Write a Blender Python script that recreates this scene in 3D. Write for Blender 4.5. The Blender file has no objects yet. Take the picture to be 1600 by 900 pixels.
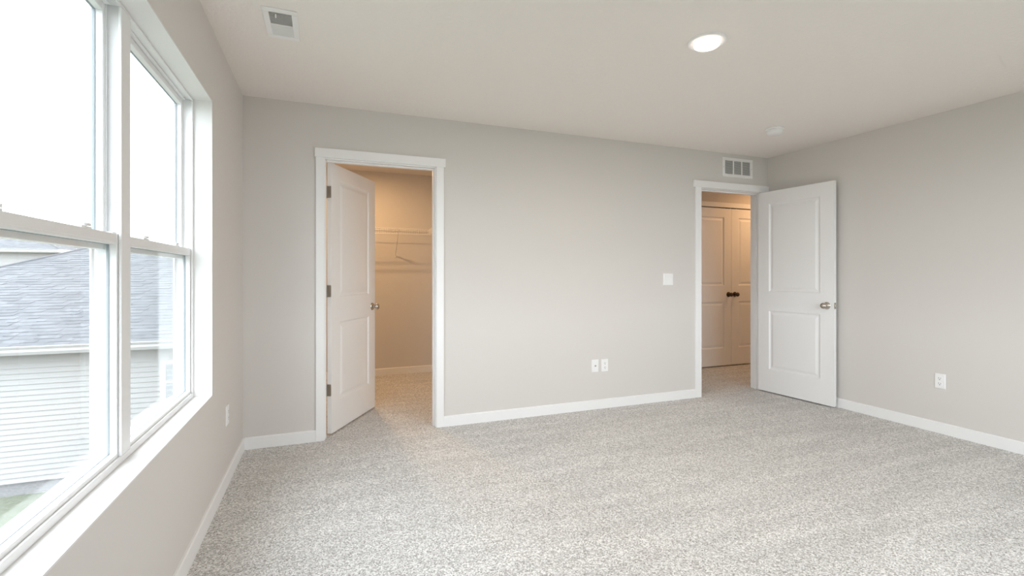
import bpy, bmesh, math, random
from mathutils import Matrix, Vector

random.seed(7)
scn = bpy.context.scene
C = scn.collection
PI = math.pi
R = math.radians

# ------------------------------------------------------------------ camera
cam_d = bpy.data.cameras.new('camera')
cam = bpy.data.objects.new('camera', cam_d)
C.objects.link(cam)
cam.location = (0.527, -3.758, 1.199)
cam.rotation_euler = (R(90), 0, -0.37115)
cam_d.sensor_fit = 'HORIZONTAL'
cam_d.sensor_width = 36.0
cam_d.lens = 751.39 / 1600 * 36
cam_d.shift_y = -19.4 / 1600
cam_d.clip_start = 0.02
cam_d.clip_end = 400
scn.camera = cam

# ------------------------------------------------------------------ light, exposure
SKY = 3.6
EXPO = 1.24
scn.view_settings.view_transform = 'Standard'
scn.view_settings.look = 'None'
scn.view_settings.gamma = 1.0
scn.view_settings.use_curve_mapping = False
scn.view_settings.exposure = EXPO
scn.cycles.max_bounces = 14
scn.cycles.diffuse_bounces = 9
scn.cycles.transparent_max_bounces = 16
scn.cycles.sample_clamp_indirect = 6.0

world = bpy.data.worlds.new('overcast_sky')
scn.world = world
world.use_nodes = True
wn = world.node_tree
wn.nodes.clear()
w_out = wn.nodes.new('ShaderNodeOutputWorld')
w_bg = wn.nodes.new('ShaderNodeBackground')
w_bg.inputs['Color'].default_value = (0.86, 0.93, 1.0, 1)
w_bg.inputs['Strength'].default_value = SKY
wn.links.new(w_bg.outputs[0], w_out.inputs[0])


def portal(name, loc, rot, sx, sy):
    l = bpy.data.lights.new(name, 'AREA')
    l.shape = 'RECTANGLE'
    l.size, l.size_y = sx, sy
    l.cycles.is_portal = True
    o = bpy.data.objects.new(name, l)
    C.objects.link(o)
    o.location, o.rotation_euler = loc, rot
    return o


# ------------------------------------------------------------------ dimensions (metres)
W = 4.893            # room width, left wall x=0
H = 2.44             # ceiling
WT = 0.114           # inside wall thickness
YR = -4.45           # wall behind the camera
XT = 0.16            # outside wall thickness
GZ = -3.03           # ground outside (upper floor room)
CLW, CLB = 1.96, 2.2       # closet right wall, back wall
HX0, HX1, HB = 3.3, 7.2, 1.14   # hall
# door openings in the back wall
D1A, D1B, DH = 0.530, 1.340, 2.048
D2A, D2B = 3.997, 4.784
JT = 0.018
# bedroom window opening
WY0, WY1, WZ0, WZ1 = -2.694, -0.964, 0.598, 2.072
# added window behind the camera, lets in fill daylight
RX0, RX1, RZ0, RZ1 = 1.7, 4.2, 0.50, 2.10


# ------------------------------------------------------------------ materials
def new_mat(name):
    m = bpy.data.materials.new(name)
    m.use_nodes = True
    nt = m.node_tree
    b = nt.nodes['Principled BSDF']
    return m, nt, b


def paint(name, col, rough=0.6, bump=0.0, scale=300.0, spec=0.4, detail=3.0, dist=0.001):
    m, nt, b = new_mat(name)
    b.inputs['Base Color'].default_value = (*col, 1)
    b.inputs['Roughness'].default_value = rough
    b.inputs['Specular IOR Level'].default_value = spec
    if bump:
        tc = nt.nodes.new('ShaderNodeTexCoord')
        n = nt.nodes.new('ShaderNodeTexNoise')
        n.inputs['Scale'].default_value = scale
        n.inputs['Detail'].default_value = detail
        bp = nt.nodes.new('ShaderNodeBump')
        bp.inputs['Strength'].default_value = bump
        bp.inputs['Distance'].default_value = dist
        nt.links.new(tc.outputs['Object'], n.inputs['Vector'])
        nt.links.new(n.outputs['Fac'], bp.inputs['Height'])
        nt.links.new(bp.outputs[0], b.inputs['Normal'])
    return m


def metal(name, col, rough):
    m, nt, b = new_mat(name)
    b.inputs['Base Color'].default_value = (*col, 1)
    b.inputs['Metallic'].default_value = 1.0
    b.inputs['Roughness'].default_value = rough
    return m


def glow(name, col, strength):
    m, nt, b = new_mat(name)
    b.inputs['Base Color'].default_value = (*col, 1)
    b.inputs['Emission Color'].default_value = (*col, 1)
    b.inputs['Emission Strength'].default_value = strength
    return m


def glass_mat(name, tint):
    m = bpy.data.materials.new(name)
    m.use_nodes = True
    nt = m.node_tree
    nt.nodes.clear()
    out = nt.nodes.new('ShaderNodeOutputMaterial')
    tr = nt.nodes.new('ShaderNodeBsdfTransparent')
    tr.inputs['Color'].default_value = (*tint, 1)
    gl = nt.nodes.new('ShaderNodeBsdfGlossy')
    gl.inputs['Roughness'].default_value = 0.0
    geo = nt.nodes.new('ShaderNodeNewGeometry')
    dot = nt.nodes.new('ShaderNodeVectorMath')
    dot.operation = 'DOT_PRODUCT'
    nt.links.new(geo.outputs['Normal'], dot.inputs[0])
    nt.links.new(geo.outputs['Incoming'], dot.inputs[1])

    def mth(op, x, y=None):
        n = nt.nodes.new('ShaderNodeMath')
        n.operation = op
        for i, q in enumerate((x, y)):
            if q is None:
                continue
            if isinstance(q, float):
                n.inputs[i].default_value = q
            else:
                nt.links.new(q, n.inputs[i])
        return n.outputs[0]
    c = mth('ABSOLUTE', dot.outputs['Value'])
    p5 = mth('POWER', mth('SUBTRACT', 1.0, c), 5.0)
    fac = mth('ADD', mth('MULTIPLY', p5, 0.96), 0.04)
    mix = nt.nodes.new('ShaderNodeMixShader')
    nt.links.new(fac, mix.inputs[0])
    nt.links.new(tr.outputs[0], mix.inputs[1])
    nt.links.new(gl.outputs[0], mix.inputs[2])
    nt.links.new(mix.outputs[0], out.inputs[0])
    return m


def carpet_mat():
    m, nt, b = new_mat('speckled_carpet')
    N, L = nt.nodes, nt.links
    tc = N.new('ShaderNodeTexCoord')
    warp = N.new('ShaderNodeTexNoise')
    warp.inputs['Scale'].default_value = 90
    warp.inputs['Detail'].default_value = 2
    add = N.new('ShaderNodeMixRGB')
    add.blend_type = 'ADD'
    add.inputs[0].default_value = 0.012
    L.new(tc.outputs['Object'], add.inputs[1])
    L.new(tc.outputs['Object'], warp.inputs['Vector'])
    L.new(warp.outputs['Color'], add.inputs[2])
    v = N.new('ShaderNodeTexVoronoi')           # yarn tufts
    v.inputs['Scale'].default_value = 195
    L.new(add.outputs[0], v.inputs['Vector'])
    n1 = N.new('ShaderNodeTexNoise')            # yarn tone
    n1.inputs['Scale'].default_value = 250
    n1.inputs['Detail'].default_value = 3
    n1.inputs['Roughness'].default_value = 0.7
    L.new(tc.outputs['Object'], n1.inputs['Vector'])
    sep = N.new('ShaderNodeSeparateColor')
    L.new(v.outputs['Color'], sep.inputs[0])
    mx = N.new('ShaderNodeMath')
    mx.operation = 'MULTIPLY_ADD'
    L.new(sep.outputs[0], mx.inputs[0])
    mx.inputs[1].default_value = 0.55
    L.new(n1.outputs['Fac'], mx.inputs[2])
    ramp = N.new('ShaderNodeValToRGB')
    e = ramp.color_ramp.elements
    e[0].position, e[0].color = 0.42, (0.20, 0.178, 0.158, 1)
    e[1].position, e[1].color = 1.0, (0.92, 0.91, 0.895, 1)
    k = e.new(0.60)
    k.color = (0.49, 0.473, 0.455, 1)
    k = e.new(0.80)
    k.color = (0.65, 0.635, 0.62, 1)
    L.new(mx.outputs[0], ramp.inputs[0])
    # lay of the pile: broad soft tracks
    mp = N.new('ShaderNodeMapping')
    mp.inputs['Rotation'].default_value = (0, 0, R(28))
    mp.inputs['Scale'].default_value = (0.8, 5.0, 1)
    L.new(tc.outputs['Object'], mp.inputs[0])
    n2 = N.new('ShaderNodeTexNoise')
    n2.inputs['Scale'].default_value = 1.6
    n2.inputs['Detail'].default_value = 2
    L.new(mp.outputs[0], n2.inputs['Vector'])
    mr = N.new('ShaderNodeMapRange')
    mr.inputs['From Min'].default_value = 0.35
    mr.inputs['From Max'].default_value = 0.65
    mr.inputs['To Min'].default_value = 0.94
    mr.inputs['To Max'].default_value = 1.06
    L.new(n2.outputs['Fac'], mr.inputs['Value'])
    mul = N.new('ShaderNodeMixRGB')
    mul.blend_type = 'MULTIPLY'
    mul.inputs[0].default_value = 1
    L.new(ramp.outputs[0], mul.inputs[1])
    L.new(mr.outputs[0], mul.inputs[2])
    L.new(mul.outputs[0], b.inputs['Base Color'])
    inv = N.new('ShaderNodeMath')
    inv.operation = 'SUBTRACT'
    inv.inputs[0].default_value = 1.0
    L.new(v.outputs['Distance'], inv.inputs[1])
    bp = N.new('ShaderNodeBump')
    bp.inputs['Strength'].default_value = 0.6
    bp.inputs['Distance'].default_value = 0.004
    L.new(inv.outputs[0], bp.inputs['Height'])
    L.new(bp.outputs[0], b.inputs['Normal'])
    b.inputs['Roughness'].default_value = 0.95
    b.inputs['Specular IOR Level'].default_value = 0.1
    return m


def shingle_mat():
    m, nt, b = new_mat('grey_shingles')
    N, L = nt.nodes, nt.links
    tc = N.new('ShaderNodeTexCoord')
    br = N.new('ShaderNodeTexBrick')
    br.inputs['Color1'].default_value = (0.106, 0.114, 0.123, 1)
    br.inputs['Color2'].default_value = (0.074, 0.081, 0.089, 1)
    br.inputs['Mortar'].default_value = (0.07, 0.077, 0.085, 1)
    br.inputs['Scale'].default_value = 1.0
    br.inputs['Brick Width'].default_value = 0.33
    br.inputs['Row Height'].default_value = 0.143
    br.inputs['Mortar Size'].default_value = 0.004
    L.new(tc.outputs['UV'], br.inputs['Vector'])
    n = N.new('ShaderNodeTexNoise')
    n.inputs['Scale'].default_value = 9
    n.inputs['Detail'].default_value = 4
    L.new(tc.outputs['Object'], n.inputs['Vector'])
    mr = N.new('ShaderNodeMapRange')
    mr.inputs['To Min'].default_value = 0.75
    mr.inputs['To Max'].default_value = 1.25
    L.new(n.outputs['Fac'], mr.inputs['Value'])
    mul = N.new('ShaderNodeMixRGB')
    mul.blend_type = 'MULTIPLY'
    mul.inputs[0].default_value = 1
    L.new(br.outputs['Color'], mul.inputs[1])
    L.new(mr.outputs[0], mul.inputs[2])
    L.new(mul.outputs[0], b.inputs['Base Color'])
    b.inputs['Roughness'].default_value = 0.9
    return m


def ground_mat(name, c1, c2, scale):
    m, nt, b = new_mat(name)
    N, L = nt.nodes, nt.links
    tc = N.new('ShaderNodeTexCoord')
    n = N.new('ShaderNodeTexNoise')
    n.inputs['Scale'].default_value = scale
    n.inputs['Detail'].default_value = 6
    n.inputs['Roughness'].default_value = 0.7
    r = N.new('ShaderNodeValToRGB')
    r.color_ramp.elements[0].position = 0.35
    r.color_ramp.elements[0].color = (*c1, 1)
    r.color_ramp.elements[1].position = 0.68
    r.color_ramp.elements[1].color = (*c2, 1)
    L.new(tc.outputs['Object'], n.inputs['Vector'])
    L.new(n.outputs['Fac'], r.inputs[0])
    L.new(r.outputs[0], b.inputs['Base Color'])
    b.inputs['Roughness'].default_value = 0.95
    return m


M = {}
M['wall'] = paint('greige_wall_paint', (0.695, 0.667, 0.640), 0.75, 0.12, 240, 0.25, 2)
M['ceiling'] = paint('textured_ceiling_paint', (0.88, 0.835, 0.795), 0.85, 0.8, 48, 0.2, 4, 0.004)
M['trim'] = paint('white_trim_paint', (0.88, 0.88, 0.88), 0.38, 0, 0, 0.45)
M['door'] = paint('white_door_paint', (0.88, 0.88, 0.88), 0.42, 0.05, 180, 0.4)
M['vinyl'] = paint('white_vinyl', (0.80, 0.80, 0.80), 0.4)
M['reveal'] = paint('white_reveal_paint', (0.78, 0.775, 0.765), 0.6)
M['plastic'] = paint('white_plastic', (0.9, 0.9, 0.9), 0.3)
M['grille'] = paint('white_enamel_grille', (0.88, 0.875, 0.865), 0.4)
M['duct'] = paint('dark_duct', (0.24, 0.24, 0.235), 0.8)
M['slot'] = paint('dark_slot', (0.03, 0.03, 0.03), 0.7)
M['nickel'] = metal('satin_nickel', (0.55, 0.51, 0.46), 0.25)
M['hinge'] = metal('brushed_hinge_metal', (0.50, 0.45, 0.40), 0.42)
M['bronze'] = metal('dark_bronze', (0.10, 0.075, 0.055), 0.3)
M['wire'] = paint('white_coated_wire', (0.80, 0.79, 0.77), 0.4)
M['glass'] = glass_mat('window_glass', (0.985, 0.99, 0.988))
M['spacer'] = paint('grey_glass_spacer', (0.30, 0.34, 0.36), 0.5)
M['carpet'] = carpet_mat()
M['lens'] = glow('lit_warm_lens', (1.0, 0.88, 0.76), 1.0)
M['closet_lens'] = glow('lit_warm_bulb_lens', (1.0, 0.66, 0.36), 1.0)
M['hall_lens'] = glow('lit_warm_hall_lens', (1.0, 0.66, 0.36), 1.0)
M['shingle'] = shingle_mat()
M['siding'] = paint('pale_siding', (0.275, 0.275, 0.272), 0.7)
M['gutter'] = paint('white_gutter', (0.34, 0.34, 0.34), 0.5)
M['house_glass'] = paint('house_window_glass', (0.16, 0.18, 0.19), 0.1, 0, 0, 0.5)
M['grass'] = ground_mat('lawn_grass', (0.085, 0.100, 0.068), (0.14, 0.15, 0.115), 3.0)
M['rock'] = ground_mat('pale_rock', (0.13, 0.132, 0.135), (0.2, 0.2, 0.2), 25)


# ------------------------------------------------------------------ mesh helpers
class MB:
    def __init__(self):
        self.v, self.f, self.uv = [], [], {}

    def quad(self, a, b, c, d):
        i = len(self.v)
        self.v += [tuple(a), tuple(b), tuple(c), tuple(d)]
        self.f.append((i, i + 1, i + 2, i + 3))

    def box(self, x0, x1, y0, y1, z0, z1):
        i = len(self.v)
        self.v += [(x0, y0, z0), (x1, y0, z0), (x1, y1, z0), (x0, y1, z0),
                   (x0, y0, z1), (x1, y0, z1), (x1, y1, z1), (x0, y1, z1)]
        self.f += [tuple(i + k for k in q) for q in
                   ((0, 3, 2, 1), (4, 5, 6, 7), (0, 1, 5, 4), (1, 2, 6, 5), (2, 3, 7, 6), (3, 0, 4, 7))]
        return self

    def prism(self, pts, axis, a, b):
        """extrude a 2-D outline along an axis"""
        i, n = len(self.v), len(pts)

        def P(p, t):
            return {'x': (t, p[0], p[1]), 'y': (p[0], t, p[1]), 'z': (p[0], p[1], t)}[axis]
        self.v += [P(p, a) for p in pts] + [P(p, b) for p in pts]
        self.f.append(tuple(range(i + n - 1, i - 1, -1)))
        self.f.append(tuple(range(i + n, i + 2 * n)))
        for k in range(n):
            j = (k + 1) % n
            self.f.append((i + k, i + j, i + n + j, i + n + k))
        return self

    def lathe(self, prof, mat=None, seg=32):
        """profile of (radius, height) turned about local z"""
        mat = mat or Matrix()
        rings = []
        for r, h in prof:
            if r < 1e-6:
                self.v.append(tuple(mat @ Vector((0, 0, h))))
                rings.append([len(self.v) - 1])
            else:
                ring = []
                for k in range(seg):
                    t = 2 * PI * k / seg
                    self.v.append(tuple(mat @ Vector((r * math.cos(t), r * math.sin(t), h))))
                    ring.append(len(self.v) - 1)
                rings.append(ring)
        for A, B in zip(rings, rings[1:]):
            for k in range(seg):
                j = (k + 1) % seg
                if len(A) == 1 and len(B) == 1:
                    continue
                if len(A) == 1:
                    self.f.append((A[0], B[k], B[j]))
                elif len(B) == 1:
                    self.f.append((A[k], B[0], A[j]))
                else:
                    self.f.append((A[k], B[k], B[j], A[j]))
        return self

    def tube(self, a, b, r, seg=8):
        a, b = Vector(a), Vector(b)
        d = b - a
        q = d.to_track_quat('Z', 'Y').to_matrix().to_4x4()
        mt = Matrix.Translation(a) @ q
        L = d.length
        return self.lathe([(0, 0), (r, 0), (r, L), (0, L)], mt, seg)

    def build(self, name, mat, parent=None, smooth=False, bevel=0.0, seg=2, loc=None, rot=None):
        me = bpy.data.meshes.new(name)
        me.from_pydata(self.v, [], self.f)
        bm = bmesh.new()
        bm.from_mesh(me)
        bmesh.ops.recalc_face_normals(bm, faces=bm.faces)
        if smooth:
            for f in bm.faces:
                f.smooth = True
            for e in bm.edges:
                if len(e.link_faces) == 2 and e.calc_face_angle(0) > R(38):
                    e.smooth = False
        bm.to_mesh(me)
        bm.free()
        me.materials.append(mat)
        o = bpy.data.objects.new(name, me)
        C.objects.link(o)
        if parent is not None:
            o.parent = parent
        if loc:
            o.location = loc
        if rot:
            o.rotation_euler = rot
        if bevel:
            md = o.modifiers.new('edge', 'BEVEL')
            md.width = bevel
            md.segments = seg
            md.limit_method = 'ANGLE'
            md.angle_limit = R(40)
        return o


def bx(*a):
    return MB().box(*a)


def tag(o, label=None, cat=None, group=None, kind=None):
    if label:
        o['label'] = label
    if cat:
        o['category'] = cat
    if group:
        o['group'] = group
    if kind:
        o['kind'] = kind
    return o


def empty(name, loc=(0, 0, 0), rz=0.0):
    o = bpy.data.objects.new(name, None)
    o.empty_display_size = 0.05
    C.objects.link(o)
    o.location = loc
    o.rotation_euler = (0, 0, rz)
    return o


def struct(o, label, cat):
    return tag(o, label, cat, kind='structure')


def copy_tree(o, parent=None):
    c = o.copy()
    C.objects.link(c)
    c.parent = parent
    for ch in list(o.children):
        copy_tree(ch, c)
    return c


# ------------------------------------------------------------------ room shell
# floor: one carpet through bedroom, closet and hall
fl = MB().box(-XT, HX1 + 0.1, YR - 0.15, 2.35, -0.12, 0.0)
struct(fl.build('floor', M['carpet']), 'beige speckled cut pile carpet covering the whole floor', 'floor')
ce = MB().box(-XT, HX1 + 0.1, YR - 0.15, WT / 2, H, H + 0.15)
c2 = MB().box(-XT, HX1 + 0.1, WT / 2, 2.35, H, H + 0.15)  # wall paint here stands in for shade, dimming this ceiling and its bounce
struct(c2.build('ceiling_closet', M['wall']), 'ceiling over the closet and hall under warm light', 'ceiling')
struct(ce.build('ceiling', M['ceiling']), 'flat greige ceiling with a light stipple texture', 'ceiling')

# left wall with window opening (liner boards are part of the window)
LN = 0.006
b = MB()
b.box(-XT, 0, YR - 0.15, WY0 - LN, 0, H)
b.box(-XT, 0, WY1 + LN, 2.35, 0, H)
b.box(-XT, 0, WY0 - LN, WY1 + LN, 0, WZ0 - LN)
b.box(-XT, 0, WY0 - LN, WY1 + LN, WZ1 + LN, H)
struct(b.build('wall_left', M['wall']), 'greige painted wall holding the large window', 'wall')

# back wall with two doorways, running on past the corner as the hall wall
b = MB()
x0, x1 = D1A - JT, D1B + JT
u0, u1 = D2A - JT, D2B + JT
zt = DH + JT
b.box(0, x0, 0, WT, 0, H)
b.box(x0, x1, 0, WT, zt, H)
b.box(x1, u0, 0, WT, 0, H)
b.box(u0, u1, 0, WT, zt, H)
b.box(u1, HX1, 0, WT, 0, H)
struct(b.build('wall_back', M['wall']), 'long greige painted wall with two doorways', 'wall')

struct(bx(W, W + WT, YR, 0, 0, H).build('wall_right', M['wall']),
       'plain greige painted wall behind the open white door', 'wall')

b = MB()   # wall behind the camera, with an opening for the added fill window
b.box(0, RX0 - LN, YR - 0.15, YR, 0, H)
b.box(RX1 + LN, W + WT, YR - 0.15, YR, 0, H)
b.box(RX0 - LN, RX1 + LN, YR - 0.15, YR, 0, RZ0 - LN)
b.box(RX0 - LN, RX1 + LN, YR - 0.15, YR, RZ1 + LN, H)
struct(b.build('wall_rear', M['wall']), 'greige painted wall behind the viewer with an added window opening', 'wall')

# closet walls, hall walls
struct(bx(0, CLW + WT, CLB, CLB + 0.12, 0, H).build('wall_closet_back', M['wall']),
       'closet end wall under warm light carrying the wire shelf', 'wall')
struct(bx(CLW, CLW + WT, WT, CLB, 0, H).build('wall_closet_right', M['wall']),
       'side wall of the closet just inside the doorway on the far side', 'wall')
b = MB()
HO0, HO1, HOZ = 4.795, 6.335, 2.10
b.box(HX0, HO0, HB, HB + 0.12, 0, H)
b.box(HO1, HX1, HB, HB + 0.12, 0, H)
b.box(HO0, HO1, HB, HB + 0.12, HOZ, H)
b.box(HO0, HO1, HB + 0.08, HB + 0.12, 0, HOZ)
struct(b.build('wall_hall', M['wall']), 'hall wall above the double doors beyond the doorway', 'wall')
struct(bx(HX0 - WT, HX0, WT, HB + 0.12, 0, H).build('wall_hall_left', M['wall']),
       'end wall of the hall nearer the closet', 'wall')
struct(bx(HX1, HX1 + 0.1, 0, HB + 0.12, 0, H).build('wall_hall_right', M['wall']),
       'far end wall of the hall', 'wall')

# ------------------------------------------------------------------ baseboards
BT, BH = 0.013, 0.083


def base_x(mb, x0, x1, yw, sgn):
    """board along x against wall at yw; sgn -1 = room on the -y side"""
    mb.prism([(yw, 0), (yw + sgn * BT, 0), (yw + sgn * BT, BH - 0.006), (yw + sgn * (BT - 0.005), BH), (yw, BH)], 'x', x0, x1)


def base_y(mb, y0, y1, xw, sgn):
    i = len(mb.v)
    mb.prism([(xw, 0), (xw + sgn * BT, 0), (xw + sgn * BT, BH - 0.006), (xw + sgn * (BT - 0.005), BH), (xw, BH)], 'y', y0, y1)


CW = 0.058                  # casing width
c1o0, c1o1 = D1A - 0.005 - CW, D1B + 0.005 + CW + 0.012
c2o0, c2o1 = D2A - 0.005 - CW, D2B + 0.005 + CW
b = MB()
base_x(b, BT, 0.466, 0, -1)
struct(b.build('baseboard_corner', M['trim']), 'short white baseboard between corner and closet doorway', 'baseboard')
b = MB()
base_x(b, 1.406, 3.920, 0, -1)
struct(b.build('baseboard_back', M['trim']), 'long white baseboard between the two doorways', 'baseboard')
b = MB()
base_y(b, YR, 0, 0, 1)
struct(b.build('baseboard_left', M['trim']), 'white baseboard below the window', 'baseboard')
b = MB()
base_y(b, YR, 0, W, -1)
struct(b.build('baseboard_right', M['trim']), 'white baseboard running along the wall behind the open door', 'baseboard')
b = MB()
base_x(b, 0, CLW, CLB, -1)
struct(b.build('baseboard_closet', M['trim']), 'white baseboard at the back of the closet', 'baseboard')


# ------------------------------------------------------------------ door frames
def doorway(name, xa, xb, label, la, lb, ha, hb, stop_y, cat='door frame', hz=0.0):
    """jambs, stops and casings around an opening in the back wall"""
    root = empty(name, ((xa + xb) / 2, 0, 0))
    cx = (xa + xb) / 2
    for s, xj in ((-1, xa), (1, xb)):
        m = MB()
        a, c = (xj - JT, xj) if s < 0 else (xj, xj + JT)
        m.box(a - cx, c - cx, -0.001, WT + 0.001, 0, DH + JT)
        a, c = (xj, xj + 0.007) if s < 0 else (xj - 0.010, xj)
        m.box(a - cx, c - cx, stop_y, stop_y + 0.034, 0, DH + hz * 0.9)
        m.build('jamb', M['trim'], root, bevel=0.0015)
    m = MB()
    m.box(xa - cx, xb - cx, -0.001, WT + 0.001, DH + hz * 0.9, DH + JT)
    m.box(xa + 0.01 - cx, xb - 0.01 - cx, stop_y, stop_y + 0.034, DH - 0.010 + hz * 0.9, DH + hz)
    m.build('head_jamb', M['trim'], root, bevel=0.0015)
    zc = DH + 0.008 + hz
    for a, c in (la, lb):
        bx(a - cx, c - cx, -0.016, 0, 0, zc).build('leg_casing', M['trim'], root, bevel=0.002)
    bx(ha - cx, hb - cx, -0.020, 0, zc, zc + 0.067).build('head_casing', M['trim'], root, bevel=0.002)
    for a, c in (la, lb):        # the same on the far side
        bx(a - cx, c - cx, WT, WT + 0.016, 0, zc).build('leg_casing', M['trim'], root, bevel=0.002)
    bx(ha - cx, hb - cx, WT, WT + 0.020, zc, zc + 0.067).build('head_casing', M['trim'], root, bevel=0.002)
    return struct(root, label, cat)


doorway('trim_1', D1A, D1B, 'white flat casing and jambs around the closet doorway',
        (0.466, 0.522), (1.346, 1.406), 0.459, 1.419, 0.040)
doorway('trim_2', D2A, D2B, 'white flat casing and jambs around the hall doorway beside the corner',
        (3.920, 3.991), (4.790, 4.862), 3.896, 4.888, 0.044, hz=0.014)


# ------------------------------------------------------------------ doors
DW, DT_, DTOP = 0.762, 0.035, 2.035


def panel_face(m, w, h, y, s, panels):
    """moulded face at y, outward direction s (-1 or 1 along y); panels = [(x0,x1,z0,z1)] stacked upward"""
    px0, px1 = panels[0][0], panels[0][1]
    Q = lambda xa, xb, za, zb: m.quad((xa, y, za), (xb, y, za), (xb, y, zb), (xa, y, zb))
    Q(0, px0, 0, h)
    Q(px1, w, 0, h)
    z = 0
    for p in panels:
        Q(px0, px1, z, p[2])
        z = p[3]
    Q(px0, px1, z, h)
    prof = [(0, 0), (0.004, 0.0015), (0.010, 0.0085), (0.015, 0.0110), (0.024, 0.0110), (0.030, 0.0092), (0.046, 0.0035), (0.050, 0.0030)]
    for (xa, xb, za, zb) in panels:
        for (i0, d0), (i1, d1) in zip(prof, prof[1:]):
            ya, yb = y - s * d0, y - s * d1
            A = [(xa + i0, ya, za + i0), (xb - i0, ya, za + i0), (xb - i0, ya, zb - i0), (xa + i0, ya, zb - i0)]
            B = [(xa + i1, yb, za + i1), (xb - i1, yb, za + i1), (xb - i1, yb, zb - i1), (xa + i1, yb, zb - i1)]
            for k in range(4):
                j = (k + 1) % 4
                m.quad(A[k], A[j], B[j], B[k])
        i, d = prof[-1]
        yy = y - s * d
        m.quad((xa + i, yy, za + i), (xb - i, yy, za + i), (xb - i, yy, zb - i), (xa + i, yy, zb - i))


def door_mesh(w, h, panels):
    m = MB()
    panel_face(m, w, h, -DT_, -1, panels)
    panel_face(m, w, h, 0, 1, panels)
    for a, c in (((0, 0), (w, 0)), ((w, 0), (w, h)), ((w, h), (0, h)), ((0, h), (0, 0))):
        m.quad((a[0], -DT_, a[1]), (c[0], -DT_, c[1]), (c[0], 0, c[1]), (a[0], 0, a[1]))
    return m


KNOB = [(0.0, 0.0), (0.0335, 0.0), (0.0335, 0.004), (0.030, 0.008), (0.017, 0.010), (0.0125, 0.014), (0.0115, 0.026), (0.014, 0.032),
        (0.022, 0.037), (0.0268, 0.045), (0.0275, 0.052), (0.0255, 0.059), (0.019, 0.065), (0.010, 0.068), (0.0, 0.069)]
ROSE = KNOB[:6]
BALL = [(0.0, 0.012)] + KNOB[5:]


def knob_set(parent, x, z, y, s, mat):
    """round knob and its rose on a door face; s = outward direction along y"""
    rot = Matrix.Rotation(R(90 if s < 0 else -90), 4, 'X')
    mt = Matrix.Translation((x, y, z)) @ rot
    k = MB().lathe(BALL, mt, 40).build('knob', mat, parent, smooth=True)
    MB().lathe(ROSE + [(0, 0.012)], mt, 40).build('rose', mat, k, smooth=True)
    return k


def hinge_set(root, zs, jamb_dir):
    """hinge leaves on the door edge and on the jamb, pin at the origin; jamb_dir = unit vector (local) along the jamb face"""
    for z in zs:
        m = MB()
        m.prism([(-DT_ + 0.004, z - 0.040), (-DT_ + 0.009, z - 0.0445), (0, z - 0.0445), (0, z + 0.0445), (-DT_ + 0.009, z + 0.0445), (-DT_ + 0.004, z + 0.040)],
                'x', -0.002, 0.0015)
        m.tube((0, 0.005, z - 0.0445), (0, 0.005, z + 0.0445), 0.0055, 12)
        m.tube((0, 0.005, z - 0.048), (0, 0.005, z - 0.0445), 0.0042, 12)
        m.tube((0, 0.005, z + 0.0445), (0, 0.005, z + 0.048), 0.0042, 12)
        j = Vector((jamb_dir[0], jamb_dir[1], 0))
        n = Vector((-j.y, j.x, 0)) * 0.0012
        a = Vector((0, 0.003, z - 0.0445)) - n
        e = a + j * 0.028
        zz = Vector((0, 0, 0.089))
        P = [a, e, e + 2 * n, a + 2 * n]
        i = len(m.v)
        m.v += [tuple(p) for p in P] + [tuple(p + zz) for p in P]
        m.f += [tuple(i + k for k in q) for q in ((0, 3, 2, 1), (4, 5, 6, 7), (0, 1, 5, 4), (1, 2, 6, 5), (2, 3, 7, 6), (3, 0, 4, 7))]
        for dz in (-0.030, 0.0, 0.030):
            m.lathe([(0.0, 0.0), (0.0042, 0.0), (0.0036, 0.0012), (0, 0.0014)],
                    Matrix.Translation((-0.002, -0.020 + (0.006 if dz == 0 else 0), z + dz)) @ Matrix.Rotation(R(-90), 4, 'Y'), 12)
        m.build('hinge', M['hinge'], root)


PAN = [(0.118, 0.640, 0.228, 0.832), (0.118, 0.640, 1.022, 1.925)]


def room_door(name, pivot, ang, jamb_dir, label, top=DTOP):
    d = door_mesh(DW, top, PAN).build(name, M['door'], bevel=0.0012)
    d.location = (pivot[0], pivot[1], 0.012)
    d.rotation_euler = (0, 0, R(ang))
    struct(d, label, 'door')
    for y, s in ((-DT_, -1), (0, 1)):
        knob_set(d, 0.7, 0.912, y, s, M['nickel'])
    hinge_set(d, (0.325, 1.070, 1.815), jamb_dir)
    m = MB()
    m.prism([(-DT_ / 2 - 0.0125, 0.912 - 0.0285), (-DT_ / 2 + 0.0125, 0.912 - 0.0285), (-DT_ / 2 + 0.0125, 0.912 + 0.0285), (-DT_ / 2 - 0.0125, 0.912 + 0.0285)],
            'x', DW - 0.0005, DW + 0.0015)
    lp = m.build('latch_plate', M['nickel'], d)
    bx(DW + 0.001, DW + 0.011, -DT_ / 2 - 0.006, -DT_ / 2 + 0.006, 0.912 - 0.010, 0.912 + 0.010).build('latch_bolt', M['nickel'], lp, bevel=0.002)
    return d


A1, A2 = 60.4, 180 + 94.5
t1 = R(A1)
room_door('door_1', (0.544, WT - 0.001), A1, (-math.sin(t1), -math.cos(t1)),
          'white two panel door swung into the warm lit closet')
t2 = R(A2)
room_door('door_2', (4.784, -0.004), A2, (math.sin(t2), math.cos(t2)),
          'white two panel door standing open against the right wall', 2.046)

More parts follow.
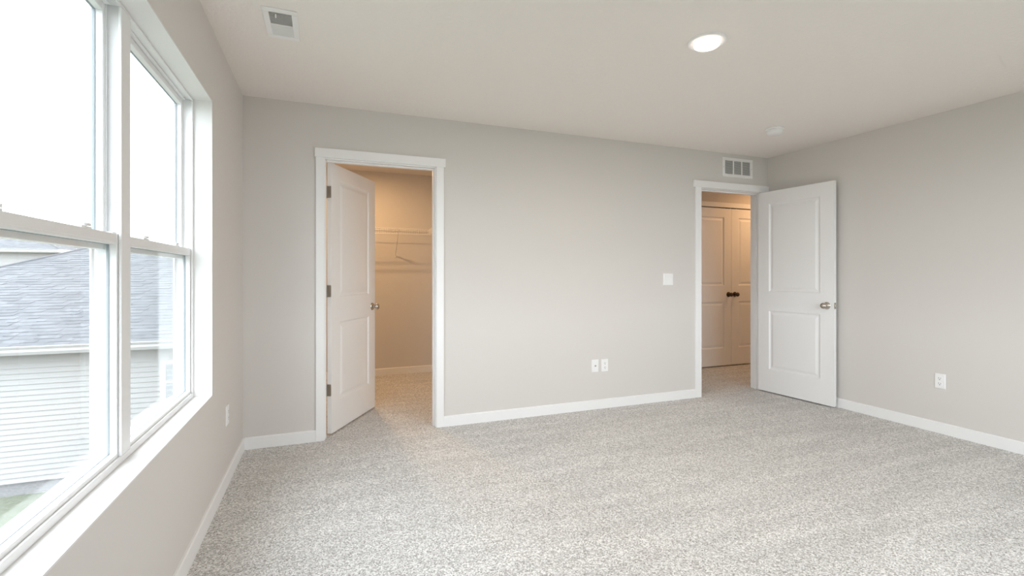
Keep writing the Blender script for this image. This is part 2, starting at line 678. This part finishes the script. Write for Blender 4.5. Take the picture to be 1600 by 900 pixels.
# hall double doors
HPAN = PAN
for nm, xo, sgn, lab in (('door_3', 4.802, 1, 'closed double door leaf in the hall nearer the doorway casing'),
                         ('door_4', 5.568, -1, 'closed double door leaf in the hall half hidden by the open door')):
    d = door_mesh(DW, 2.072, [(0.118, 0.640, 0.226, 0.842), (0.118, 0.640, 1.052, 1.955)]).build(nm, M['door'], bevel=0.0012)
    d.location = (xo, HB + 0.002 + DT_, 0.014)
    struct(d, lab, 'door')
    knob_set(d, DW - 0.052 if sgn > 0 else 0.052, 0.935, -DT_, -1, M['bronze'])
    bx(*((DW - 0.075, DW - 0.025) if sgn > 0 else (0.025, 0.075)), -DT_ + 0.002, -0.004, 2.0715, 2.083).build('ball_catch', M['bronze'], d)
r3 = empty('trim_3', (5.565, HB, 0))
for a, c in ((-0.835, -0.767), (0.767, 0.835)):
    bx(a, c, -0.016, 0, 0, 2.096).build('leg_casing', M['trim'], r3, bevel=0.002)
bx(-0.843, 0.843, -0.020, 0, 2.096, 2.158).build('head_casing', M['trim'], r3, bevel=0.002)
struct(r3, 'white flat casing around the double doors in the hall', 'door frame')


# ------------------------------------------------------------------ windows
def window(name, loc, rz, width, z0, z1, label):
    """double-hung pair. local: x along the wall, y outward (+y = outside), room face of wall at y=0; origin at the left end on the wall face"""
    root = empty(name, loc, rz)
    struct(root, label, 'window')
    F0 = 0.080                       # frame set back from the wall face
    T = 0.160
    h0, h1 = z0, z1
    # painted returns
    bx(-LN, width + LN, 0, T, h0 - LN, h0).build('sill', M['reveal'], root)
    m = MB()
    m.box(-LN, 0, 0, T, h0, h1)
    m.box(width, width + LN, 0, T, h0, h1)
    m.box(-LN, width + LN, 0, T, h1, h1 + LN)
    m.build('reveal', M['reveal'], root)
    lip = 0.012
    mid = width / 2
    mw = 0.039                       # half the mullion face
    units = [(lip + 0.001, mid - mw), (mid + mw, width - lip - 0.001)]
    zl0, zl1 = h0 + 0.022, h1 - 0.011
    # frame: room-side lips, track pockets, parting strips, outer stops, mullion
    m = MB()
    m.box(0, width, F0, F0 + 0.009, h0, zl0)
    m.box(0, width, F0, F0 + 0.009, zl1, h1)
    m.box(0, units[0][0], F0, F0 + 0.009, zl0, zl1)
    m.box(units[1][1], width, F0, F0 + 0.009, zl0, zl1)
    m.box(units[0][1], units[1][0], F0, F0 + 0.009, zl0, zl1)
    m.build('frame', M['vinyl'], root, bevel=0.0025)
    m = MB()
    m.box(0, width, F0 + 0.009, T, h0, h0 + 0.012)
    m.box(0, width, F0 + 0.009, T, h1 - 0.004, h1)
    m.box(-0.004, 0.003, F0 + 0.009, T, h0, h1)
    m.box(width - 0.003, width + 0.004, F0 + 0.009, T, h0, h1)
    m.box(mid - 0.022, mid + 0.022, F0 + 0.009, T, h0, h1)
    for a, c in units:               # outer stop and parting strip
        for xa, xb in ((a - 0.012, a + 0.010), (c - 0.010, c + 0.012)):
            m.box(xa, xb, F0 + 0.0735, F0 + 0.079, h0 + 0.012, h1 - 0.004)
            m.box(xa, xb - (0.014 if xa < (a + c) / 2 else 0), F0 + 0.0415, F0 + 0.046, h0 + 0.012, h1 - 0.004) if xa < (a + c) / 2 else \
                m.box(xa + 0.014, xb, F0 + 0.0415, F0 + 0.046, h0 + 0.012, h1 - 0.004)
        m.box(a, c, F0 + 0.0735, F0 + 0.079, h1 - 0.030, h1 - 0.004)
        m.box(a, c, F0 + 0.030, F0 + 0.044, h1 - 0.012, h1 - 0.004)
        m.box(a, c, F0 + 0.050, F0 + 0.078, h0 + 0.012, h0 + 0.020)
    m.prism([(T - 0.004, h0 - 0.004), (T + 0.030, h0 - 0.014), (T + 0.030, h0 + 0.002), (T - 0.004, h0 + 0.012)], 'x', -0.03, width + 0.03)
    m.build('track', M['vinyl'], root, bevel=0.0015)
    zm = (h0 + h1) / 2 - 0.009

    def sash(nm, a, c, za, zb, yf, bot, top, side):
        """a, c = outer stile edges; bot/top/side = member widths; glass set 0.022 behind the face"""
        D = 0.028
        m = MB()
        m.box(a, a + side, yf, yf + D, za, zb)
        m.box(c - side, c, yf, yf + D, za, zb)
        m.box(a + side, c - side, yf, yf + D, za, za + bot)
        m.box(a + side, c - side, yf, yf + D, zb - top, zb)
        s = m.build(nm, M['vinyl'], root, bevel=0.0015)
        g = bx(a + side - 0.004, c - side + 0.004, yf + 0.0215, yf + 0.0245, za + bot - 0.004, zb - top + 0.004).build('glass_pane', M['glass'], s)
        m = MB()
        t = 0.0035
        A, B, Z0, Z1 = a + side - 0.001, c - side + 0.001, za + bot - 0.001, zb - top + 0.001
        m.box(A, A + t, yf + 0.0195, yf + 0.0265, Z0, Z1)
        m.box(B - t, B, yf + 0.0195, yf + 0.0265, Z0, Z1)
        m.box(A, B, yf + 0.0195, yf + 0.0265, Z0, Z0 + 0.0022)
        m.box(A, B, yf + 0.0195, yf + 0.0265, Z1 - 0.0022, Z1)
        m.build('glazing_spacer', M['spacer'], s)
        return s

    for a, c in units:
        up = sash('upper_sash', a - 0.013, c + 0.013, zm - 0.044, h1 - 0.006, F0 + 0.045, 0.050, 0.030, 0.023)
        lo = sash('lower_sash', a - 0.013, c + 0.013, h0 + 0.013, zm + 0.006, F0 + 0.0095, 0.021, 0.034, 0.023)
        # raised line along the meeting rail
        bx(a, c, F0 + 0.0080, F0 + 0.0100, zm - 0.020, zm - 0.017).build('pull_rail', M['vinyl'], lo)
        w = c - a
        for q in (0.25, 0.75):
            x = a + w * q
            m = MB()
            m.box(x - 0.030, x + 0.030, F0 + 0.014, F0 + 0.038, zm + 0.006, zm + 0.012)
            m.lathe([(0, 0), (0.013, 0), (0.013, 0.007), (0.010, 0.010), (0, 0.011)], Matrix.Translation((x, F0 + 0.026, zm + 0.012)), 20)
            m.box(x - 0.004, x + 0.034, F0 + 0.016, F0 + 0.024, zm + 0.014, zm + 0.022)
            m.build('sash_lock', M['vinyl'], lo, bevel=0.0015)
        for x in (a + 0.012, c - 0.012):
            bx(x - 0.014, x + 0.014, F0 + 0.014, F0 + 0.030, zm + 0.006, zm + 0.011).build('tilt_latch', M['vinyl'], lo, bevel=0.001)
    # sash stop plates in the track, each with two screws
    for xs, dr in ((units[0][1] + 0.0165, -1), (units[1][1] + 0.0100, -1)):
        zc = zm + 0.098
        pl = bx(*sorted((xs, xs + dr * 0.004)), F0 + 0.012, F0 + 0.030, zc - 0.028, zc + 0.028).build('stop_plate', M['vinyl'], root, bevel=0.001)
        for dz in (-0.011, 0.011):
            MB().lathe([(0, 0), (0.0035, 0), (0.003, 0.001), (0, 0.0012)],
                       Matrix.Translation((xs + dr * 0.004, F0 + 0.021, zc + dz)) @ Matrix.Rotation(R(-90), 4, 'Y'), 12).build('screw', M['hinge'], pl)
    return root


window('window_1', (0, WY0, 0), R(90), WY1 - WY0, WZ0, WZ1, 'white vinyl double hung window pair in the left wall')
window('added_fill_window', (RX1, YR, 0), R(180), RX1 - RX0, RZ0, RZ1, 'white vinyl window added behind the viewer for fill daylight')  # unseen window, added so more daylight fills the room
portal('window_daylight', (-XT - 0.06, (WY0 + WY1) / 2, (WZ0 + WZ1) / 2), (0, R(-90), 0), WZ1 - WZ0, WY1 - WY0)
portal('fill_window_daylight', ((RX0 + RX1) / 2, YR - 0.26, (RZ0 + RZ1) / 2), (R(90), 0, 0), RX1 - RX0, RZ1 - RZ0)


# ------------------------------------------------------------------ ceiling light, smoke detector, vents
def disk_light(loc, lens, label, watts, col, size=0.12):
    root = empty('ceiling_light', loc)
    tag(root, label, 'ceiling light')
    MB().lathe([(0.0, 0.0), (0.097, 0.0), (0.097, -0.005), (0.0945, -0.0095), (0.090, -0.0105), (0.080, -0.0085), (0.068, -0.0070), (0.0, -0.0070)],
               seg=64).build('trim_ring', M['plastic'], root, smooth=True)
    MB().lathe([(0.0655, -0.0065), (0.0655, -0.0190), (0.064, -0.0250), (0.058, -0.0295), (0.045, -0.0325), (0.025, -0.034), (0.0, -0.0345)],
               seg=64).build('lens', lens, root, smooth=True)
    l = bpy.data.lights.new('lamp_glow', 'AREA')      # the light this lamp throws down
    l.shape = 'DISK'
    l.size = size
    l.energy = watts
    l.color = col
    lo = bpy.data.objects.new('lamp_glow', l)
    C.objects.link(lo)
    lo.parent = root
    lo.location = (0, 0, -0.038)
    return root


disk_light((2.412, -1.760, H), M['lens'], 'lit round white disk light on the bedroom ceiling', 4.2, (1.0, 0.78, 0.55))
disk_light((0.90, 1.38, H), M['closet_lens'], 'round warm light on the closet ceiling out of view', 6.5, (1.0, 0.62, 0.31), 0.07)
disk_light((6.1, 0.58, H), M['hall_lens'], 'round warm light on the hall ceiling out of view', 3.7, (1.0, 0.58, 0.28))

sd = empty('smoke_detector', (4.07, -0.775, H))
tag(sd, 'small round white smoke detector on the ceiling near the corner', 'smoke detector')
MB().lathe([(0, 0), (0.070, 0), (0.070, -0.010), (0.066, -0.0125), (0.0, -0.0125)], seg=48).build('base_plate', M['plastic'], sd, smooth=True)
MB().lathe([(0.058, -0.012), (0.058, -0.017), (0.064, -0.018), (0.062, -0.030), (0.057, -0.042), (0.050, -0.047), (0.0, -0.049)], seg=48).build('cover', M['plastic'], sd, smooth=True)

# ceiling register: 4x10 louvred face in a wide flange, vanes leaning two ways
cv = empty('ceiling_vent', (0.3295, -1.135, H))
tag(cv, 'white rectangular louvred vent on the ceiling above the window', 'vent')
m = MB()
OX, OY, IX, IY = 0.0765, 0.151, 0.049, 0.116
for a in ((-OX, OX, -OY, -IY), (-OX, OX, IY, OY), (-OX, -IX, -IY, IY), (IX, OX, -IY, IY)):
    m.box(a[0], a[1], a[2], a[3], -0.007, 0)
m.build('frame', M['grille'], cv, bevel=0.003)
bx(-IX, IX, -IY, IY, -0.0012, -0.0002).build('duct', M['duct'], cv)
m = MB()
n = 22
for k in range(n):
    y = -IY + (k + 0.5) * 2 * IY / n
    s = 1 if y < 0 else -1
    t = R(15) * s
    dy, dz = 0.0058 * math.sin(t), 0.0058 * math.cos(t)
    ny, nz = 0.0006, 0.0
    m.prism([(y - dy - ny, -0.0072 - dz + 0.0058), (y - dy + ny, -0.0072 - dz + 0.0058), (y + dy + ny, -0.0072 + dz), (y + dy - ny, -0.0072 + dz)], 'x', -IX, IX)
m.build('louver', M['grille'], cv)
m = MB()
m.box(-IX, IX, -0.003, 0.003, -0.0085, -0.001)
m.build('center_bar', M['grille'], cv, bevel=0.001)
MB().tube((-0.020, -0.098, -0.004), (-0.020, -0.086, -0.016), 0.0035, 10).build('damper_lever', M['grille'], cv)
for y in (-0.134, 0.134):
    MB().lathe([(0, -0.0070), (0.0045, -0.0070), (0.004, -0.0082), (0, -0.0088)], Matrix.Translation((0, y, 0)), 14).build('screw', M['grille'], cv)

# return air grille above the hall doorway: three louvred bays
rg = empty('wall_vent', (4.468, 0, 2.300))
tag(rg, 'white return air grille on the wall above the hall doorway', 'vent')
m = MB()
GX, GZ_, BX_, BZ_ = 0.203, 0.098, 0.168, 0.069
for a in ((-GX, GX, -GZ_, -BZ_), (-GX, GX, BZ_, GZ_), (-GX, -BX_, -BZ_, BZ_), (BX_, GX, -BZ_, BZ_)):
    m.box(a[0], a[1], -0.008, 0, a[2], a[3])
for xm in (-BX_ / 3, BX_ / 3):
    m.box(xm - 0.007, xm + 0.007, -0.008, -0.001, -BZ_, BZ_)
m.build('frame', M['grille'], rg, bevel=0.002)
bx(-BX_, BX_, -0.0012, -0.0002, -BZ_, BZ_).build('duct', M['duct'], rg)
m = MB()
n = 13
for k in range(n):
    z = -BZ_ + (k + 0.5) * 2 * BZ_ / n
    m.prism([(-0.0075, z - 0.0036), (-0.0069, z - 0.0042), (-0.0016, z + 0.0012), (-0.0022, z + 0.0018)], 'x', -BX_, BX_)
m.build('louver', M['grille'], rg)
for x in (-0.186, 0.186):
    MB().lathe([(0, 0), (0.004, 0), (0.003, 0.0012), (0, 0.0016)], Matrix.Translation((x, -0.008, 0)) @ Matrix.Rotation(R(90), 4, 'X'), 12).build('screw', M['hinge'], rg)


# ------------------------------------------------------------------ wall plates
def plate(root, w, h, t=0.006):
    m = MB()
    a, c = w / 2, h / 2
    i = 0.004
    m.v += [(-a, 0, -c), (a, 0, -c), (a, 0, c), (-a, 0, c), (-a, -t * 0.4, -c), (a, -t * 0.4, -c), (a, -t * 0.4, c), (-a, -t * 0.4, c),
            (-a + i, -t, -c + i), (a - i, -t, -c + i), (a - i, -t, c - i), (-a + i, -t, c - i)]
    m.f += [(0, 1, 2, 3), (8, 9, 10, 11)]
    for o in (0, 4):
        for k in range(4):
            j = (k + 1) % 4
            m.f.append((o + k, o + j, o + 4 + j, o + 4 + k))
    return m.build('cover_plate', M['plastic'], root, bevel=0.0008)


def screw(root, x, z, y=-0.006):
    MB().lathe([(0, 0), (0.0032, 0), (0.0028, 0.0008), (0, 0.0011)], Matrix.Translation((x, y, z)) @ Matrix.Rotation(R(90), 4, 'X'), 12).build('screw', M['plastic'], root)


def outlet(loc, rz, label):
    root = empty('power_outlet', loc, rz)
    tag(root, label, 'outlet', 'duplex power outlets')
    plate(root, 0.070, 0.1143)
    for dz in (0.0195, -0.0195):
        m = MB()
        pts = []
        for k in range(24):
            t = 2 * PI * k / 24
            pts.append((0.0172 * math.cos(t), dz + max(-0.0135, min(0.0135, 0.0172 * math.sin(t)))))
        m.prism(pts, 'y', -0.0082, -0.004)
        f = m.build('receptacle', M['plastic'], root)
        s = MB()
        s.box(-0.0075, -0.0052, -0.0086, -0.0078, dz - 0.0005, dz + 0.0085)
        s.box(0.0052, 0.0075, -0.0086, -0.0078, dz + 0.0005, dz + 0.0080)
        s.prism([(0.0029 * math.cos(PI * k / 8), dz - 0.0075 + 0.0032 * math.sin(PI * k / 8) * (1 if k <= 8 else 1)) for k in range(17)], 'y', -0.0086, -0.0078)
        s.build('slots', M['slot'], f)
    screw(root, 0, 0)
    return root


outlet((2.891, 0, 0.386), 0, 'white duplex outlet on the back wall beside the cable plate')
outlet((W, -1.529, 0.396), R(-90), 'white duplex outlet alone on the wall past the open door')
outlet((0, -0.573, 0.394), R(90), 'white duplex outlet below the window near the corner')

cp = empty('cable_plate', (2.791, 0, 0.388))
tag(cp, 'white blank cover plate with one dark cable jack', 'cable outlet')
plate(cp, 0.070, 0.1143)
jm = Matrix.Translation((0, -0.006, 0.0)) @ Matrix.Rotation(R(90), 4, 'X')
j = MB().lathe([(0.0, 0.0), (0.0062, 0.0), (0.0062, 0.002), (0.0045, 0.002), (0.0045, 0.009), (0.0030, 0.009), (0.0, 0.007)], jm, 20).build('jack', M['nickel'], cp, smooth=True)
bx(-0.0062, 0.0062, -0.0066, -0.0055, -0.0065, 0.0065).build('jack_surround', M['slot'], j)
screw(cp, 0, 0.042)
screw(cp, 0, -0.042)

sw = empty('light_switch', (3.597, 0, 1.164))
tag(sw, 'white double rocker light switch on the wall beside the hall doorway', 'light switch')
plate(sw, 0.117, 0.1143)
for dx in (-0.023, 0.023):
    fr_ = MB()
    for a in ((-0.0180, 0.0180, -0.0345, -0.0330), (-0.0180, 0.0180, 0.0330, 0.0345), (-0.0180, -0.0166, -0.0330, 0.0330), (0.0166, 0.0180, -0.0330, 0.0330)):
        fr_.box(a[0] + dx, a[1] + dx, -0.0080, -0.0055, a[2], a[3])
    f = fr_.build('switch_frame', M['plastic'], sw)
    m = MB()
    m.prism([(-0.0055, -0.0325), (-0.0060, -0.0325), (-0.0068, 0.0), (-0.0115, 0.0325), (-0.0055, 0.0325)], 'x', dx - 0.016, dx + 0.016)
    m.build('rocker', M['plastic'], sw, bevel=0.0006)
    screw(sw, dx, 0.047)
    screw(sw, dx, -0.047)


# ------------------------------------------------------------------ closet wire shelves
def wire_shelf(name, loc, rz, L, depth, brace_at, label):
    """local: x along wall 0..L, wall at y=0, front at y=-depth, deck at z=0"""
    root = empty(name, loc, rz)
    tag(root, label, 'wire shelf', 'wire closet shelves')
    m = MB()
    n = int(L / 0.0254)
    for k in range(n + 1):
        x = 0.004 + k * (L - 0.008) / n
        m.tube((x, -0.006, 0.003), (x, -depth, 0.003), 0.00165, 6)
    for y in (-0.008, -depth * 0.5):
        m.tube((0, y, 0), (L, y, 0), 0.0028, 8)
    m.build('deck_wires', M['wire'], root)
    m = MB()
    for k in range(n + 1):
        x = 0.004 + k * (L - 0.008) / n
        m.tube((x, -depth, 0.003), (x, -depth - 0.002, -0.062), 0.00165, 6)
    m.build('lip_wires', M['wire'], root)
    m = MB()
    m.tube((0, -depth, 0), (L, -depth, 0), 0.0032, 10)
    m.build('front_rail', M['wire'], root)
    m = MB()
    m.tube((0, -depth - 0.002, -0.062), (L, -depth - 0.002, -0.062), 0.0032, 10)
    m.build('lip_rail', M['wire'], root)
    for x in brace_at:
        m = MB()
        m.tube((x, -depth + 0.004, -0.006), (x, -0.006, -0.300), 0.0048, 10)
        m.box(x - 0.007, x + 0.007, -0.010, 0, -0.325, -0.285)
        m.tube((x - 0.012, -depth + 0.004, -0.004), (x + 0.012, -depth + 0.004, -0.004), 0.0048, 8)
        m.build('brace', M['wire'], root)
    for k in range(int(L / 0.3) + 1):
        x = 0.10 + k * 0.3
        if x < L - 0.02:
            bx(x - 0.008, x + 0.008, -0.014, 0, -0.010, 0.012).build('wall_clip', M['wire'], root)
    return root


wire_shelf('wire_shelf', (0.0, CLB, 1.742), 0, CLW, 0.305, (0.53, 1.325), 'white wire shelf across the back of the closet on a slanted brace')
wire_shelf('wire_shelf', (CLW, CLB - 0.325, 1.742), R(-90), 1.50, 0.300, (0.75,), 'white wire shelf turning along the closet side wall')

# ------------------------------------------------------------------ outside: neighbouring houses and lawn
gd = MB()
gd.quad((-140, -60, GZ), (90, -60, GZ), (90, 160, GZ), (-140, 160, GZ))
struct(gd.build('ground', M['grass']), 'green lawn outside below the window', 'lawn')
struct(bx(-9.9, 12, 8.32, 8.84, GZ, GZ + 0.03).build('gravel_strip', M['rock']), 'pale gravel strip along the foot of the neighbouring house', 'gravel')


def uv_roof(o, sx, off=0):
    me = o.data
    uv = me.uv_layers.new(name='UVMap')
    for p in me.polygons:
        for li in p.loop_indices:
            v = me.vertices[me.loops[li].vertex_index].co
            uv.data[li].uv = (v.x, v.y * sx)


def house(name, label, X0, X1, YF, depth, zg, ze, pitch, over, cw=0.109, hip=True, gut=0.165):
    root = empty(name, ((X0 + X1) / 2, YF, zg))
    tag(root, label, 'house', 'neighbouring houses')
    cx = (X0 + X1) / 2
    hx = (X1 - X0) / 2
    eave = ze - zg
    # lap siding on all four sides
    m = MB()
    n = int((eave - 0.10) / cw)
    z = 0.08
    for k in range(n + 1):
        za, zb = z + k * cw, min(z + (k + 1) * cw, eave)
        if zb <= za:
            break
        t = 0.020
        m.quad((-hx, -t, za), (hx, -t, za), (hx, 0, zb), (-hx, 0, zb))
        m.quad((-hx, 0, za), (hx, 0, za), (hx, -t, za), (-hx, -t, za))
        m.quad((-hx - t, depth, za), (-hx - t, 0, za), (-hx, 0, zb), (-hx, depth, zb))
        m.quad((hx + t, depth, za), (hx + t, 0, za), (hx, 0, zb), (hx, depth, zb))
        m.quad((-hx, depth + t, za), (hx, depth + t, za), (hx, depth, zb), (-hx, depth, zb))
    m.build('wall', M['siding'], root)
    bx(-hx + 0.01, hx - 0.01, 0.01, depth - 0.01, -0.02, 0.10).build('foundation', M['rock'], root)
    # soffit, fascia with gutter
    m = MB()
    m.box(-hx - over, hx + over, -over, depth + over, eave - 0.02, eave)
    m.build('soffit', M['gutter'], root)
    m = MB()
    prof = [(-over, eave - 0.005), (-over - 0.06, eave - 0.005), (-over - 0.095, eave + gut * 0.35), (-over - 0.085, eave + gut * 0.6),
            (-over - 0.12, eave + gut - 0.012), (-over - 0.12, eave + gut), (-over, eave + gut)]
    m.prism(prof, 'x', -hx - over, hx + over)
    m.prism([(depth + over + (-(p[0] + over)), p[1]) for p in prof], 'x', -hx - over, hx + over)
    m.box(-hx - over - 0.12, -hx - over, -over - 0.12, depth + over + 0.12, eave, eave + gut)
    m.box(hx + over, hx + over + 0.12, -over - 0.12, depth + over + 0.12, eave, eave + gut)
    m.build('gutter', M['gutter'], root)
    # roof in overlapping courses on the two long slopes; hip ends
    o2 = over + 0.07
    run = depth / 2 + o2
    zr = eave + gut - 0.01
    ex = 0.143
    sl = math.hypot(1, pitch)
    nc = int(run * sl / ex) + 1
    m = MB()
    for side in (0, 1):
        for k in range(nc):
            a, c = k * ex / sl, min((k + 1) * ex / sl, run)
            ya, yb = -o2 + a, -o2 + c
            za, zb = zr + a * pitch, zr + c * pitch
            ia, ib = (a, c) if hip else (0, 0)
            f = (lambda y: y) if side == 0 else (lambda y: depth - y)
            xa, xb = hx + o2 - ia, hx + o2 - ib
            cuts = [-xa]
            while cuts[-1] < xa:
                cuts.append(min(xa, cuts[-1] + random.uniform(0.14, 0.42)))
            raised = random.random() < 0.5
            for p, q in zip(cuts, cuts[1:]):
                raised = not raised
                t = random.uniform(0.009, 0.012) if raised else random.uniform(0.004, 0.007)
                P, Q = p * xb / xa, q * xb / xa
                m.quad((p, f(ya), za + t), (q, f(ya), za + t), (Q, f(yb), zb + t * 0.3), (P, f(yb), zb + t * 0.3))
                m.quad((p, f(ya), za - 0.002), (q, f(ya), za - 0.002), (q, f(ya), za + t), (p, f(ya), za + t))
        # hip ends
    if hip:
        for s in (-1, 1):
            for k in range(nc):
                a, c = k * ex / sl, min((k + 1) * ex / sl, run)
                t = 0.011
                x0_, x1_ = s * (hx + o2 - a), s * (hx + o2 - c)
                m.quad((x0_, -o2 + a, zr + a * pitch + t), (x0_, depth + o2 - a, zr + a * pitch + t), (x1_, depth + o2 - c, zr + c * pitch), (x1_, -o2 + c, zr + c * pitch))
    else:
        for s in (-1, 1):
            m.v += [(s * hx, -o2, zr), (s * hx, depth + o2, zr), (s * hx, depth / 2, zr + run * pitch)]
            m.f.append((len(m.v) - 3, len(m.v) - 2, len(m.v) - 1))
    rf = m.build('roof', M['shingle'], root)
    uv_roof(rf, sl)
    if hip:   # ridge and hip caps
        m = MB()
        rx = hx + o2 - run
        top = (zr + run * pitch)
        m.tube((-rx, depth / 2, top), (rx, depth / 2, top), 0.05, 8)
        for s in (-1, 1):
            for y in (-o2, depth + o2):
                m.tube((s * (hx + o2), y, zr), (s * rx, depth / 2, top), 0.035, 8)
        m.build('ridge_cap', M['shingle'], rf)
    return root


def house_window(root, x0, x1, z0, z1):
    t = 0.09
    m = MB()
    m.box(x0 - t, x1 + t, -0.035, 0.0, z1, z1 + t)
    m.box(x0 - t, x1 + t, -0.040, 0.0, z0 - t, z0)
    m.box(x0 - t, x0, -0.035, 0.0, z0, z1)
    m.box(x1, x1 + t, -0.035, 0.0, z0, z1)
    m.box(x0, x1, -0.025, 0.0, (z0 + z1) / 2 - 0.02, (z0 + z1) / 2 + 0.02)
    f = m.build('window', M['gutter'], root)
    bx(x0, x1, -0.018, -0.004, z0, z1).build('pane', M['house_glass'], f)
    return f


n1 = house('house', 'neighbouring pale sided house with grey shingle hip roof filling the lower panes',
           -10.1, 9.0, 8.80, 9.1, GZ, -0.345, 0.45, 0.32)
ox = (-10.1 + 9.0) / 2
house_window(n1, -2.71 - ox, -1.75 - ox, 1.51, 2.29)
n2 = house('house', 'distant pale two storey house glimpsed beyond the shingle roof',
           -34.0, -15.2, 34.5, 9.0, GZ, 2.62, 0.42, 0.45, cw=0.2, gut=0.2)
house_window(n2, 4.6, 5.6, 4.25, 5.25)
